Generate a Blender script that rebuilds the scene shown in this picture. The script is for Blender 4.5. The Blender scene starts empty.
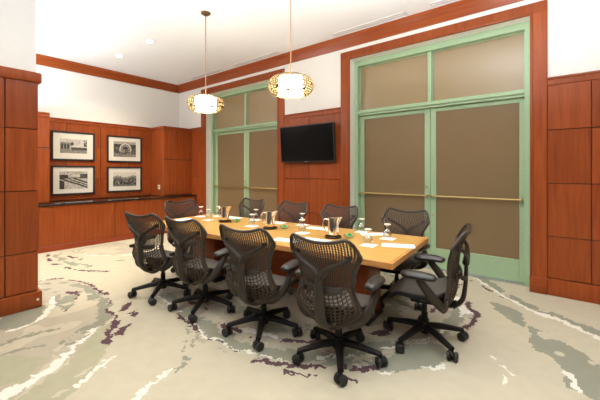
import bpy, bmesh, math, random
import numpy as np
from mathutils import Vector, Matrix
R = math.radians
S = bpy.context.scene
COL = S.collection

# ------------------------------------------------------------------ camera, world, light, exposure
cam_data = bpy.data.cameras.new('camera')
cam_data.sensor_width = 36.0
cam_data.lens = 19.5
cam_data.shift_y = -29.0 / 600.0
cam_data.clip_start = 0.05
cam = bpy.data.objects.new('camera', cam_data)
cam.location = (0, 0, 1.45)
cam.rotation_euler = (R(90), 0, R(38.5))
COL.objects.link(cam)
S.camera = cam

world = bpy.data.worlds.new('world')
S.world = world
world.use_nodes = True
bg = world.node_tree.nodes['Background']
bg.inputs[0].default_value = (0.90, 0.95, 1.0, 1)
bg.inputs[1].default_value = 0.10

S.view_settings.view_transform = 'Standard'
S.view_settings.look = 'None'
S.view_settings.gamma = 1.0
S.view_settings.use_curve_mapping = False
S.view_settings.exposure = 0.13

WARM = (1.0, 0.85, 0.64)


def spot(name, loc, energy, size=110, blend=0.9, color=WARM, radius=0.06):
    d = bpy.data.lights.new(name, 'SPOT')
    d.energy = energy
    d.spot_size = R(size)
    d.spot_blend = blend
    d.color = color
    d.shadow_soft_size = radius
    o = bpy.data.objects.new(name, d)
    o.location = loc
    COL.objects.link(o)
    return o


CEIL = 3.73
DOWN = [(-6.82, 2.81), (-5.62, 2.82)]
for x, y in DOWN:
    spot('downlight_lamp', (x, y, CEIL - 0.02), 210, 125)
for x, y, e in ((-5.4, 0.85, 110), (-3.6, 0.6, 110), (-1.9, 1.0, 130), (-0.3, 1.2, 120),
                (-0.9, 3.85, 120), (0.9, 2.6, 120), (-2.7, 2.1, 120)):
    spot('downlight_lamp', (x, y, CEIL - 0.02), e * 0.30)


def area(name, loc, rot, sx, sy, energy, color):
    d = bpy.data.lights.new(name, 'AREA')
    d.shape = 'RECTANGLE'
    d.size = sx
    d.size_y = sy
    d.energy = energy
    d.color = color
    o = bpy.data.objects.new(name, d)
    o.location = loc
    o.rotation_euler = rot
    COL.objects.link(o)
    return o


# daylight through the windows behind the camera
area('window_daylight', (1.5, -3.0, 1.7), (R(90), 0, 0), 5.0, 2.6, 6, (0.92, 0.96, 1.0))
# unseen fill lights added to brighten the ceiling, aimed up at it
for ux, uy, ue in ((-6.4, 0.0, 180), (-0.8, -0.8, 95), (-0.3, 1.9, 185)):
    area('ceiling_fill_light', (ux, uy, 2.2), (R(180), 0, 0), 0.5, 0.5, ue, (0.92, 0.96, 1.0))


# ------------------------------------------------------------------ materials
def new_mat(name):
    m = bpy.data.materials.new(name)
    m.use_nodes = True
    nt = m.node_tree
    b = nt.nodes['Principled BSDF']
    return m, nt, b


def simple(name, col, rough=0.5, metal=0.0, spec=0.5, var=0.06, scale=30.0, bump=0.0):
    m, nt, b = new_mat(name)
    b.inputs['Roughness'].default_value = rough
    b.inputs['Metallic'].default_value = metal
    b.inputs['Specular IOR Level'].default_value = spec
    tc = nt.nodes.new('ShaderNodeTexCoord')
    n = nt.nodes.new('ShaderNodeTexNoise')
    n.inputs['Scale'].default_value = scale
    n.inputs['Detail'].default_value = 3
    nt.links.new(tc.outputs['Object'], n.inputs['Vector'])
    r = nt.nodes.new('ShaderNodeValToRGB')
    r.color_ramp.elements[0].position = 0.3
    r.color_ramp.elements[1].position = 0.7
    r.color_ramp.elements[0].color = tuple(c * (1 - var) for c in col) + (1,)
    r.color_ramp.elements[1].color = tuple(min(1, c * (1 + var)) for c in col) + (1,)
    nt.links.new(n.outputs['Fac'], r.inputs['Fac'])
    nt.links.new(r.outputs['Color'], b.inputs['Base Color'])
    if bump:
        bp = nt.nodes.new('ShaderNodeBump')
        bp.inputs['Strength'].default_value = bump
        bp.inputs['Distance'].default_value = 0.01
        nt.links.new(n.outputs['Fac'], bp.inputs['Height'])
        nt.links.new(bp.outputs['Normal'], b.inputs['Normal'])
    return m


def wood(name, c1, c2, stretch=(14, 14, 0.9), rough=0.3, island=0.14, spec=0.22):
    m, nt, b = new_mat(name)
    tc = nt.nodes.new('ShaderNodeTexCoord')
    mp = nt.nodes.new('ShaderNodeMapping')
    mp.inputs['Scale'].default_value = stretch
    geo = nt.nodes.new('ShaderNodeNewGeometry')
    addv = nt.nodes.new('ShaderNodeVectorMath')
    addv.operation = 'ADD'
    mul = nt.nodes.new('ShaderNodeMath')
    mul.operation = 'MULTIPLY'
    mul.inputs[1].default_value = 7.3
    nt.links.new(geo.outputs['Random Per Island'], mul.inputs[0])
    nt.links.new(tc.outputs['Object'], addv.inputs[0])
    nt.links.new(mul.outputs[0], addv.inputs[1])
    nt.links.new(addv.outputs[0], mp.inputs['Vector'])
    n = nt.nodes.new('ShaderNodeTexNoise')
    n.inputs['Scale'].default_value = 1.6
    n.inputs['Detail'].default_value = 6
    n.inputs['Roughness'].default_value = 0.62
    n.inputs['Distortion'].default_value = 0.5
    nt.links.new(mp.outputs[0], n.inputs['Vector'])
    r = nt.nodes.new('ShaderNodeValToRGB')
    r.color_ramp.elements[0].position = 0.28
    r.color_ramp.elements[1].position = 0.72
    r.color_ramp.elements[0].color = c1 + (1,)
    r.color_ramp.elements[1].color = c2 + (1,)
    nt.links.new(n.outputs['Fac'], r.inputs['Fac'])
    hs = nt.nodes.new('ShaderNodeHueSaturation')
    mr = nt.nodes.new('ShaderNodeMapRange')
    mr.inputs['To Min'].default_value = 1 - island
    mr.inputs['To Max'].default_value = 1 + island
    nt.links.new(geo.outputs['Random Per Island'], mr.inputs['Value'])
    nt.links.new(mr.outputs[0], hs.inputs['Value'])
    nt.links.new(r.outputs['Color'], hs.inputs['Color'])
    nt.links.new(hs.outputs['Color'], b.inputs['Base Color'])
    b.inputs['Roughness'].default_value = rough
    b.inputs['Specular IOR Level'].default_value = spec
    return m


def emit(name, col, strength):
    m, nt, b = new_mat(name)
    b.inputs['Base Color'].default_value = (0.9, 0.87, 0.8, 1)
    b.inputs['Emission Color'].default_value = col + (1,)
    b.inputs['Emission Strength'].default_value = strength
    return m


M = {}
M['cherry'] = wood('cherry_wood', (0.235, 0.043, 0.010), (0.36, 0.084, 0.019))
M['cherry_x'] = wood('cherry_wood_along_x', (0.245, 0.046, 0.011), (0.36, 0.084, 0.020), (0.9, 14, 14))
M['cherry_y'] = wood('cherry_wood_along_y', (0.245, 0.046, 0.011), (0.36, 0.084, 0.020), (14, 0.9, 14))
M['cherry_red'] = wood('cherry_kick', (0.26, 0.045, 0.016), (0.33, 0.065, 0.022), (14, 0.9, 14))
M['gap'] = simple('dark_gap', (0.03, 0.012, 0.006), 0.7)
M['paint'] = simple('white_wall_paint', (0.80, 0.77, 0.71), 0.7, var=0.01)
M['paint_cool'] = simple('white_wall_paint_plain', (0.80, 0.79, 0.77), 0.7, var=0.01)
M['ceil'] = simple('ceiling_paint', (0.91, 0.91, 0.91), 0.8, var=0.005)
M['plaster'] = simple('reveal_plaster', (0.80, 0.78, 0.74), 0.7, var=0.01)
M['green'] = simple('green_door_paint', (0.355, 0.49, 0.295), 0.35, var=0.03)
M['tan'] = simple('tan_film_ceiling_reflection', (0.33, 0.235, 0.122), 0.12, var=0.02, scale=1.5, spec=0.6)  # transom film; the ceiling's reflection is put into its lighter colour
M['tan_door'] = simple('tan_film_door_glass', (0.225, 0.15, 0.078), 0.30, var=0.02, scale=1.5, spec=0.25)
M['brass'] = simple('brass', (0.50, 0.36, 0.15), 0.38, metal=0.9)
M['black'] = simple('black_gloss', (0.006, 0.005, 0.005), 0.10, spec=0.08)
M['blackmat'] = simple('black_matte', (0.015, 0.013, 0.012), 0.5)
M['ledge'] = simple('dark_stone_ledge', (0.02, 0.012, 0.010), 0.12, var=0.5, scale=80)
M['ivory'] = simple('ivory_plastic', (0.75, 0.66, 0.45), 0.4)
M['mat'] = simple('mat_board', (0.74, 0.71, 0.62), 0.7, var=0.02)
M['maple'] = wood('maple_top', (0.52, 0.29, 0.075), (0.64, 0.385, 0.115), (0.9, 12, 12), 0.25, 0.04, 0.35)
M['maple_edge'] = wood('maple_edge', (0.50, 0.22, 0.06), (0.62, 0.30, 0.09), (1.5, 1.5, 14), 0.3, 0.05)
M['shell'] = simple('chair_back_graphite', (0.072, 0.050, 0.036), 0.46, spec=0.22, var=0.1, scale=60)
M['rimc'] = simple('chair_rim_graphite', (0.036, 0.025, 0.018), 0.36, var=0.1)
M['yoke'] = simple('chair_yoke_graphite', (0.036, 0.027, 0.020), 0.42, spec=0.28, var=0.1)
M['base'] = simple('chair_base_graphite', (0.010, 0.008, 0.007), 0.45, spec=0.25, var=0.1)
M['pad'] = simple('arm_pad_rubber', (0.030, 0.026, 0.023), 0.34, var=0.1)
M['seat'] = simple('seat_mesh_weave', (0.075, 0.064, 0.052), 0.8, var=0.25, scale=260, bump=0.3)
M['lumbar'] = simple('lumbar_plastic', (0.035, 0.027, 0.021), 0.35, var=0.1)
M['chrome'] = simple('polished_steel', (0.86, 0.80, 0.72), 0.10, metal=1.0, var=0.01)
M['paper'] = simple('white_paper', (0.88, 0.87, 0.84), 0.7, var=0.01)
M['cream'] = simple('cream_paper', (0.80, 0.74, 0.60), 0.6, var=0.02)
M['tray'] = simple('dark_tray', (0.045, 0.016, 0.010), 0.3)
M['mint'] = simple('green_wrapper', (0.02, 0.46, 0.15), 0.25, var=0.3, scale=120)
M['gold'] = simple('champagne_metal', (0.22, 0.145, 0.05), 0.45, metal=0.5, var=0.1)
M['rod'] = simple('bronze_rod', (0.42, 0.25, 0.12), 0.35, metal=0.7)
M['canopy'] = simple('bronze_canopy', (0.20, 0.11, 0.06), 0.35, metal=0.6)
M['drum'] = emit('lit_drum', (1.0, 0.95, 0.86), 34.0)
M['lens'] = emit('lit_lens', (1.0, 0.95, 0.86), 40.0)
M['white'] = simple('white_metal', (0.85, 0.85, 0.84), 0.4, var=0.01)
M['slot'] = simple('slot_grey', (0.60, 0.60, 0.60), 0.6)
M['slotdark'] = simple('slot_dark', (0.12, 0.12, 0.12), 0.6)
M['steel'] = simple('grey_steel', (0.4, 0.4, 0.4), 0.4, metal=0.6)

g, nt, b = new_mat('clear_glass')
nt.nodes.remove(b)
out = nt.nodes['Material Output']
tr = nt.nodes.new('ShaderNodeBsdfTransparent')
tr.inputs[0].default_value = (0.90, 0.90, 0.89, 1)
gl = nt.nodes.new('ShaderNodeBsdfGlossy')
gl.inputs['Roughness'].default_value = 0.04
lw = nt.nodes.new('ShaderNodeLayerWeight')
lw.inputs['Blend'].default_value = 0.55
mx = nt.nodes.new('ShaderNodeMixShader')
nt.links.new(lw.outputs['Facing'], mx.inputs[0])
nt.links.new(tr.outputs[0], mx.inputs[1])
nt.links.new(gl.outputs[0], mx.inputs[2])
nt.links.new(mx.outputs[0], out.inputs['Surface'])
M['glass'] = g


# ------------------------------------------------------------------ mesh helpers
class MB:
    def __init__(self):
        self.bm = bmesh.new()

    def box(self, x0, x1, y0, y1, z0, z1, bev=0.0, seg=1, rot=None, mi=0):
        t = bmesh.new()
        bmesh.ops.create_cube(t, size=1.0)
        c = Vector(((x0 + x1) / 2, (y0 + y1) / 2, (z0 + z1) / 2))
        s = (abs(x1 - x0), abs(y1 - y0), abs(z1 - z0))
        bmesh.ops.scale(t, vec=s, verts=t.verts)
        if bev:
            bmesh.ops.bevel(t, geom=t.edges[:], offset=min(bev, min(s) * 0.45), segments=seg, affect='EDGES', profile=0.5)
        if rot:
            bmesh.ops.rotate(t, cent=(0, 0, 0), matrix=rot, verts=t.verts)
        bmesh.ops.translate(t, vec=c, verts=t.verts)
        self.merge(t, mi)
        return self

    def merge(self, t, mi=0):
        vm = {}
        for v in t.verts:
            vm[v] = self.bm.verts.new(v.co)
        for f in t.faces:
            try:
                nf = self.bm.faces.new([vm[v] for v in f.verts])
                nf.material_index = mi
            except ValueError:
                pass
        t.free()

    def lathe(self, prof, seg=24, loc=(0, 0, 0), axis='z', mod=None, mi=0):
        """prof: list of (r, h); closed at ends where r == 0"""
        rings = []
        for r, h in prof:
            ring = []
            n = 1 if r < 1e-6 else seg
            for i in range(n):
                a = 2 * math.pi * i / seg
                p = Vector((r * math.cos(a), r * math.sin(a), h))
                if mod:
                    p = mod(p, a)
                if axis == 'x':
                    p = Vector((p.z, p.x, p.y))
                elif axis == 'y':
                    p = Vector((p.x, p.z, p.y))
                ring.append(self.bm.verts.new(p + Vector(loc)))
            rings.append(ring)
        for A, B in zip(rings, rings[1:]):
            for i in range(seg):
                j = (i + 1) % seg
                vs = []
                for q in (A[i % len(A)], A[j % len(A)], B[j % len(B)], B[i % len(B)]):
                    if q not in vs:
                        vs.append(q)
                if len(vs) > 2:
                    try:
                        self.bm.faces.new(vs).material_index = mi
                    except ValueError:
                        pass
        return self

    def tube(self, pts, rad, seg=10, closed=False, smooth=6, flat=None, up=(0, 0, 1)):
        """sweep along a Catmull-Rom curve; rad scalar or per point; flat=(a,b) scales section axes"""
        P = [Vector(p) for p in pts]
        n = len(P)
        rr = [rad] * n if not isinstance(rad, (list, tuple)) else list(rad)
        Q, RR = [], []
        m = n if closed else n - 1
        for i in range(m):
            def g(k):
                return P[k % n] if closed else P[max(0, min(n - 1, k))]
            p0, p1, p2, p3 = g(i - 1), g(i), g(i + 1), g(i + 2)
            for s in range(smooth):
                t = s / smooth
                Q.append(0.5 * ((2 * p1) + (-p0 + p2) * t + (2 * p0 - 5 * p1 + 4 * p2 - p3) * t * t + (-p0 + 3 * p1 - 3 * p2 + p3) * t ** 3))
                RR.append(rr[i] * (1 - t) + rr[(i + 1) % n] * t)
        if not closed:
            Q.append(P[-1])
            RR.append(rr[-1])
        N = len(Q)
        rings = []
        up = Vector(up)
        fa, fb = flat or (1, 1)
        for i in range(N):
            if closed:
                d = Q[(i + 1) % N] - Q[i - 1]
            else:
                d = Q[min(N - 1, i + 1)] - Q[max(0, i - 1)]
            d.normalize()
            s = d.cross(up)
            if s.length < 1e-3:
                s = d.cross(Vector((0, 1, 0.01)))
            s.normalize()
            w = s.cross(d).normalized()
            rings.append([self.bm.verts.new(Q[i] + RR[i] * (fa * math.cos(2 * math.pi * k / seg) * s + fb * math.sin(2 * math.pi * k / seg) * w)) for k in range(seg)])
        for i in range(N if closed else N - 1):
            A, B = rings[i], rings[(i + 1) % N]
            for k in range(seg):
                self.bm.faces.new((A[k], A[(k + 1) % seg], B[(k + 1) % seg], B[k]))
        if not closed:
            self.bm.faces.new(rings[0][::-1])
            self.bm.faces.new(rings[-1])
        return self

    def prism(self, poly, z0, z1, plane='xy', off=(0, 0, 0)):
        """extrude a polygon; plane 'xy' extrudes along z, 'xz' along y, 'yz' along x"""
        def mk(a, b, h):
            if plane == 'xy':
                return Vector((a, b, h)) + Vector(off)
            if plane == 'xz':
                return Vector((a, h, b)) + Vector(off)
            return Vector((h, a, b)) + Vector(off)
        A = [self.bm.verts.new(mk(a, b, z0)) for a, b in poly]
        B = [self.bm.verts.new(mk(a, b, z1)) for a, b in poly]
        n = len(poly)
        self.bm.faces.new(A[::-1])
        self.bm.faces.new(B)
        for i in range(n):
            self.bm.faces.new((A[i], A[(i + 1) % n], B[(i + 1) % n], B[i]))
        return self

    def grid(self, fn, nu, nv, close_u=False):
        V = [[self.bm.verts.new(fn(i / nu, j / nv)) for j in range(nv + 1)] for i in range(nu if close_u else nu + 1)]
        L = len(V)
        for i in range(nu):
            for j in range(nv):
                self.bm.faces.new((V[i][j], V[(i + 1) % L][j], V[(i + 1) % L][j + 1], V[i][j + 1]))
        return self

    def lattice(self, fn, nu, nv, hole, close_u=False):
        """a surface with one opening per cell; hole(i, j) -> (ratio_u, ratio_v) or None"""
        V = [[self.bm.verts.new(fn(i / nu, j / nv)) for j in range(nv + 1)] for i in range(nu if close_u else nu + 1)]
        L = len(V)
        for i in range(nu):
            for j in range(nv):
                o = (V[i][j], V[(i + 1) % L][j], V[(i + 1) % L][j + 1], V[i][j + 1])
                h = hole(i, j)
                if not h:
                    self.bm.faces.new(o)
                    continue
                a, c = (1 - h[0]) / 2, (1 - h[1]) / 2
                q = [self.bm.verts.new(fn((i + s) / nu, (j + t) / nv)) for s, t in ((a, c), (1 - a, c), (1 - a, 1 - c), (a, 1 - c))]
                for k in range(4):
                    self.bm.faces.new((o[k], o[(k + 1) % 4], q[(k + 1) % 4], q[k]))
        return self

    def build(self, name, mat, parent=None, smooth=35, solid=0.0, recalc=True, loc=None):
        if recalc:
            bmesh.ops.recalc_face_normals(self.bm, faces=self.bm.faces)
        me = bpy.data.meshes.new(name)
        self.bm.to_mesh(me)
        self.bm.free()
        for mt in (mat if isinstance(mat, (list, tuple)) else [mat]):
            me.materials.append(mt)
        if smooth:
            me.polygons.foreach_set('use_smooth', [True] * len(me.polygons))
            me.set_sharp_from_angle(angle=R(smooth))
        o = bpy.data.objects.new(name, me)
        COL.objects.link(o)
        if parent is not None:
            o.parent = parent
        if loc:
            o.location = loc
        if solid:
            md = o.modifiers.new('thickness', 'SOLIDIFY')
            md.thickness = solid
            md.offset = 0
        return o


def tag(o, label=None, cat=None, group=None, kind=None):
    if label:
        o['label'] = label
    if cat:
        o['category'] = cat
    if group:
        o['group'] = group
    if kind:
        o['kind'] = kind
    return o


def thing(name, label, cat, loc=(0, 0, 0), rz=0.0, group=None):
    o = bpy.data.objects.new(name, None)
    o.empty_display_size = 0.1
    o.location = loc
    o.rotation_euler = (0, 0, rz)
    COL.objects.link(o)
    return tag(o, label, cat, group)


def struct(o, label, cat='wall'):
    return tag(o, label, cat, None, 'structure')


def dup(o, parent=None):
    c = o.copy()
    COL.objects.link(c)
    if parent is not None:
        c.parent = parent
    for ch in list(o.children):
        dup(ch, c)
    return c


# ------------------------------------------------------------------ room
XL, YB = -8.0, 4.82         # left wall face, back wall face
DOORS = [(-6.79, -4.39), (-2.755, -0.271)]
XR, YN = 5.0, -3.2          # the room runs on beyond the frame
HEAD = 3.33

# back wall with two tall door openings
w = MB()
T0, T1 = YB, YB + 0.34
edges = [XL - 0.3] + [v for d in DOORS for v in d] + [XR]
for a, c in ((edges[0], edges[1]), (edges[2], edges[3]), (edges[4], edges[5])):
    w.box(a, c, T0, T1, 0, CEIL)
for a, c in DOORS:
    w.box(a, c, T0, T1, HEAD, CEIL)
struct(w.build('wall_back', M['paint'], smooth=0), 'cream painted wall holding both pairs of tall green doors')
struct(MB().box(XL - 0.3, XL, YN, YB, 0, CEIL).build('wall_left', M['paint'], smooth=0), 'cream painted far wall above the wood panels with four framed pictures')
struct(MB().box(-4.62, -4.37, YN, 0.962, 0, CEIL).build('wall_front', M['paint_cool'], smooth=0), 'white painted wall end above tall wood panels at left edge')
struct(MB().box(XL - 0.3, XR, YN, YB + 0.34, CEIL, CEIL + 0.2).build('ceiling', M['ceil'], smooth=0), 'plain white ceiling', 'ceiling')

# crown moulding
def crown_poly(sgn, face):
    return [(face, 3.538), (face + sgn * 0.022, 3.538), (face + sgn * 0.034, 3.572), (face + sgn * 0.072, 3.672),
            (face + sgn * 0.085, 3.69), (face + sgn * 0.085, CEIL), (face, CEIL)]

struct(MB().prism(crown_poly(-1, YB), XL + 0.0, XR, 'yz').build('trim_1', M['cherry_x'], smooth=20), 'cherry crown moulding along the wall with the green doors', 'moulding')
struct(MB().prism(crown_poly(1, XL), YN, YB, 'xz').build('trim_2', M['cherry_y'], smooth=20), 'cherry crown moulding along the wall with the pictures', 'moulding')

# door casings
n = 2
for (a, c), lab in zip(DOORS, ('cherry casing round the far green doors left of the television', 'cherry casing round the near green doors right of the television')):
    n += 1
    k = MB()
    y0, y1 = YB - 0.032, YB + 0.01
    for x0, x1 in ((a - 0.17, a), (c, c + 0.17)):
        k.box(x0, x1, y0, y1, 0, HEAD + 0.135, 0.008)
    k.box(a - 0.17, c + 0.17, y0 - 0.002, y1, HEAD, HEAD + 0.137, 0.008)
    # inner bead
    k.box(a - 0.03, a - 0.002, y0 - 0.012, y1, 0, HEAD + 0.03, 0.01, 2)
    k.box(c + 0.002, c + 0.03, y0 - 0.012, y1, 0, HEAD + 0.03, 0.01, 2)
    k.box(a - 0.03, c + 0.03, y0 - 0.013, y1, HEAD + 0.002, HEAD + 0.034, 0.01, 2)
    struct(k.build('trim_%d' % n, M['cherry']), lab, 'casing')


# wainscot: backing, panels with dark gaps, cap, baseboard
ZJ = [0.20, 0.685, 1.305, 1.928, 2.47]
CAPZ = (2.45, 2.545)

def wainscot_back(x0, x1, xjoints, nm, lab, cap=True, base=True):
    k = MB()
    k.box(x0, x1, YB - 0.006, YB + 0.002, 0, 2.5, mi=1)
    xs = [x0] + xjoints + [x1]
    for i in range(len(xs) - 1):
        for j in range(4):
            k.box(xs[i] + 0.004, xs[i + 1] - 0.004, YB - 0.024, YB - 0.004, ZJ[j] + 0.004, ZJ[j + 1] - 0.004, 0.003)
    if cap:
        k.box(x0, x1, YB - 0.036, YB, CAPZ[0], CAPZ[1] - 0.012, 0.006)
        k.box(x0, x1, YB - 0.05, YB, CAPZ[1] - 0.03, CAPZ[1], 0.012, 2)
    if base:
        k.box(x0, x1, YB - 0.045, YB, 0, 0.195, 0.012, 2)
    return struct(k.build(nm, [M['cherry'], M['gap']], smooth=30), lab, 'wood panelling')

wainscot_back(-4.22, -2.925, [-3.6], 'trim_5', 'cherry panels behind the television between the two pairs of doors')
wainscot_back(-7.42, -6.955, [-7.06], 'trim_6', 'narrow cherry panels in the far corner beside the far doors')
wainscot_back(-0.101, 5.0, [0.285, 1.6, 2.9, 4.2], 'trim_7', 'cherry panels right of the near green doors')
bb = MB().box(-0.275, -0.10, YB - 0.052, YB, 0, 0.197, 0.012, 2)
struct(bb.build('trim_8', M['cherry_x']), 'cherry plinth block under the right door casing', 'plinth')

# left wall panelling behind the pictures
k = MB()
k.box(XL - 0.002, XL + 0.006, 1.0, 4.05, 0.8, 2.5, mi=1)
ys = [1.82, 2.26, 2.894, 3.49, 4.05]
zs = [0.89, 1.272, 1.97, 2.47]
for i in range(4):
    for j in range(3):
        k.box(XL + 0.004, XL + 0.026, ys[i] + 0.004, ys[i + 1] - 0.004, zs[j] + 0.004, zs[j + 1] - 0.004, 0.003)
k.box(XL, XL + 0.036, 1.0, 4.05, CAPZ[0] - 0.01, CAPZ[1] - 0.03, 0.006)
k.box(XL, XL + 0.05, 1.0, 4.05, CAPZ[1] - 0.045, CAPZ[1] - 0.015, 0.012, 2)
k.box(XL, XL + 0.032, 1.0, 4.05, 0.852, 0.885, 0.006)
struct(k.build('trim_9', [M['cherry'], M['gap']], smooth=30), 'cherry wall panels behind the four framed pictures', 'wood panelling')

# near left wall panelling
k = MB()
k.box(-4.39, -4.362, YN, 0.972, 0, 2.44, mi=1)
zj = [0.18, 0.593, 1.24, 1.89, 2.42]
yj = [0.978, 0.708, -0.55, -1.8, -3.1]
for i in range(4):
    for j in range(4):
        k.box(-4.37, -4.345, yj[i + 1] + 0.004, yj[i] - 0.004, zj[j] + 0.004, zj[j + 1] - 0.004, 0.003)
k.box(-4.60, -4.36, 0.955, 0.974, 0.0, 2.44, 0.003)
k.box(-4.62, -4.322, YN, 1.004, 2.385, 2.497, 0.016, 2)
k.box(-4.62, -4.318, YN, 1.006, 0, 0.172, 0.012, 2)
struct(k.build('trim_10', [M['cherry'], M['gap']], smooth=30), 'tall cherry wall panels at the left edge of the room', 'wood panelling')


# ------------------------------------------------------------------ carpet floor
rng = np.random.default_rng(5)

def vnoise(x, y, s, seed):
    r = np.random.default_rng(seed)
    tab = r.random((256, 256))
    xx, yy = x / s + 1000, y / s + 1000
    xi, yi = np.floor(xx).astype(int), np.floor(yy).astype(int)
    fx, fy = xx - xi, yy - yi
    fx, fy = fx * fx * (3 - 2 * fx), fy * fy * (3 - 2 * fy)
    t = lambda a, c: tab[a % 256, c % 256]
    return ((t(xi, yi) * (1 - fx) + t(xi + 1, yi) * fx) * (1 - fy) + (t(xi, yi + 1) * (1 - fx) + t(xi + 1, yi + 1) * fx) * fy) * 2 - 1

CREAM, TAUPE, GREY, PLUM, WHITE, OLIVE = range(6)
cell = 0.0125
gx0, gx1, gy0, gy1 = XL, 1.3, 0.2, 5.2
nx, ny = int((gx1 - gx0) / cell), int((gy1 - gy0) / cell)
xs = np.linspace(gx0, gx1, nx + 1)
ysv = np.linspace(gy0, gy1, ny + 1)
CX, CY = np.meshgrid((xs[:-1] + xs[1:]) / 2, (ysv[:-1] + ysv[1:]) / 2, indexing='ij')
CX, CY = CX.ravel(), CY.ravel()
WX = CX + 0.030 * vnoise(CX, CY, 0.16, 1) + 0.016 * vnoise(CX, CY, 0.06, 2) + 0.020 * vnoise(CX, CY, 0.024, 11)
WY = CY + 0.030 * vnoise(CX, CY, 0.16, 3) + 0.016 * vnoise(CX, CY, 0.06, 4) + 0.020 * vnoise(CX, CY, 0.024, 12)
idx = np.full(CX.shape, CREAM)

def smoothline(pts, k=5, closed=False):
    P = np.array(pts, float)
    n_ = len(P)
    o_ = []
    for i in range(n_ if closed else n_ - 1):
        g_ = (lambda q: P[q % n_]) if closed else (lambda q: P[max(0, min(n_ - 1, q))])
        a0, a1, a2, a3 = g_(i - 1), g_(i), g_(i + 1), g_(i + 2)
        for s_ in range(k):
            t_ = s_ / k
            o_.append(0.5 * (2 * a1 + (a2 - a0) * t_ + (2 * a0 - 5 * a1 + 4 * a2 - a3) * t_ ** 2 + (3 * a1 - a0 - 3 * a2 + a3) * t_ ** 3))
    o_.append(P[0] if closed else P[-1])
    return np.array(o_)

def stroke(pts, wid, col, broken=0.0, seed=0, rag=0.5, closed=False, bs=0.12):
    """a yarn stroke along a curve; wid scalar or (start, end); broken in 0..1 drops tufts"""
    L = smoothline(pts, 4, closed)
    w0, w1 = wid if isinstance(wid, tuple) else (wid, wid)
    pad_ = max(w0, w1) * 2 + 0.1
    sel = np.where((CX > L[:, 0].min() - pad_) & (CX < L[:, 0].max() + pad_) & (CY > L[:, 1].min() - pad_) & (CY < L[:, 1].max() + pad_))[0]
    px, py = WX[sel], WY[sel]
    best = np.full(px.shape, 9.0)
    m_ = len(L) - 1
    for i in range(m_):
        a_, c_ = L[i], L[i + 1]
        d_ = c_ - a_
        l2 = max(1e-9, d_ @ d_)
        t_ = np.clip(((px - a_[0]) * d_[0] + (py - a_[1]) * d_[1]) / l2, 0, 1)
        hw = (w0 + (w1 - w0) * (i + t_) / m_) / 2
        best = np.minimum(best, np.hypot(px - a_[0] - t_ * d_[0], py - a_[1] - t_ * d_[1]) / hw)
    nz = vnoise(CX[sel], CY[sel], 0.07, 20 + seed) * rag
    ok = best + nz < 1
    if broken:
        ok &= vnoise(CX[sel], CY[sel], bs, 60 + seed) + 0.35 * vnoise(CX[sel], CY[sel], 0.03, 61 + seed) > (broken * 2 - 1) * 0.8
    idx[sel[ok]] = col

def fill(pts, col, closed=True, broken=0.0, seed=0, bs=0.3):
    L = smoothline(pts, 4, True)
    px, py = WX, WY
    ins = np.zeros(px.shape, bool)
    for i in range(len(L) - 1):
        (x1_, y1_), (x2_, y2_) = L[i], L[i + 1]
        if y1_ == y2_:
            continue
        c_ = ((y1_ > py) != (y2_ > py)) & (px < (x2_ - x1_) * (py - y1_) / (y2_ - y1_) + x1_)
        ins ^= c_
    if broken:
        ins &= vnoise(CX, CY, bs, 90 + seed) + 0.5 * vnoise(CX, CY, bs / 3, 91 + seed) > (broken * 2 - 1) * 0.8
    idx[ins] = col

# the large ring under the table
ring = [(-3.9, 2.0), (-3.5, 1.80), (-3.02, 1.76), (-2.60, 1.67), (-2.21, 1.66), (-1.79, 1.72), (-1.5, 1.88), (-1.27, 2.12), (-0.95, 2.55),
        (-0.74, 2.95), (-0.62, 3.35), (-0.62, 3.62), (-0.74, 3.9), (-1.1, 4.3), (-1.9, 4.5), (-3.0, 4.5), (-4.0, 4.3), (-4.5, 3.6), (-4.4, 2.6)]
cxr, cyr = -2.5, 3.1
shr = lambda k_: [(cxr + (x_ - cxr) * k_, cyr + (y_ - cyr) * k_) for x_, y_ in ring]
fill(ring, TAUPE)
stroke(shr(0.965), 0.09, CREAM, 0.3, 3, closed=True)
stroke(shr(0.90), 0.13, GREY, 0.28, 4, closed=True, bs=0.25)
stroke(shr(0.93), 0.035, WHITE, 0.45, 5, closed=True, bs=0.2)
stroke(shr(0.80), 0.10, CREAM, 0.5, 6, closed=True, bs=0.25)
stroke(shr(0.78), 0.06, PLUM, 0.66, 7, closed=True, bs=0.16)
stroke(shr(0.62), 0.22, GREY, 0.4, 8, closed=True, bs=0.3)
stroke(shr(0.99)[-9:], 0.035, PLUM, 0.38, 9, bs=0.12)
stroke([(-2.3, 1.95), (-2.0, 2.1), (-1.75, 2.1)], 0.06, WHITE, 0.45, 14)
stroke([(-2.55, 1.95), (-2.2, 1.95)], 0.05, PLUM, 0.35, 15)

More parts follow.
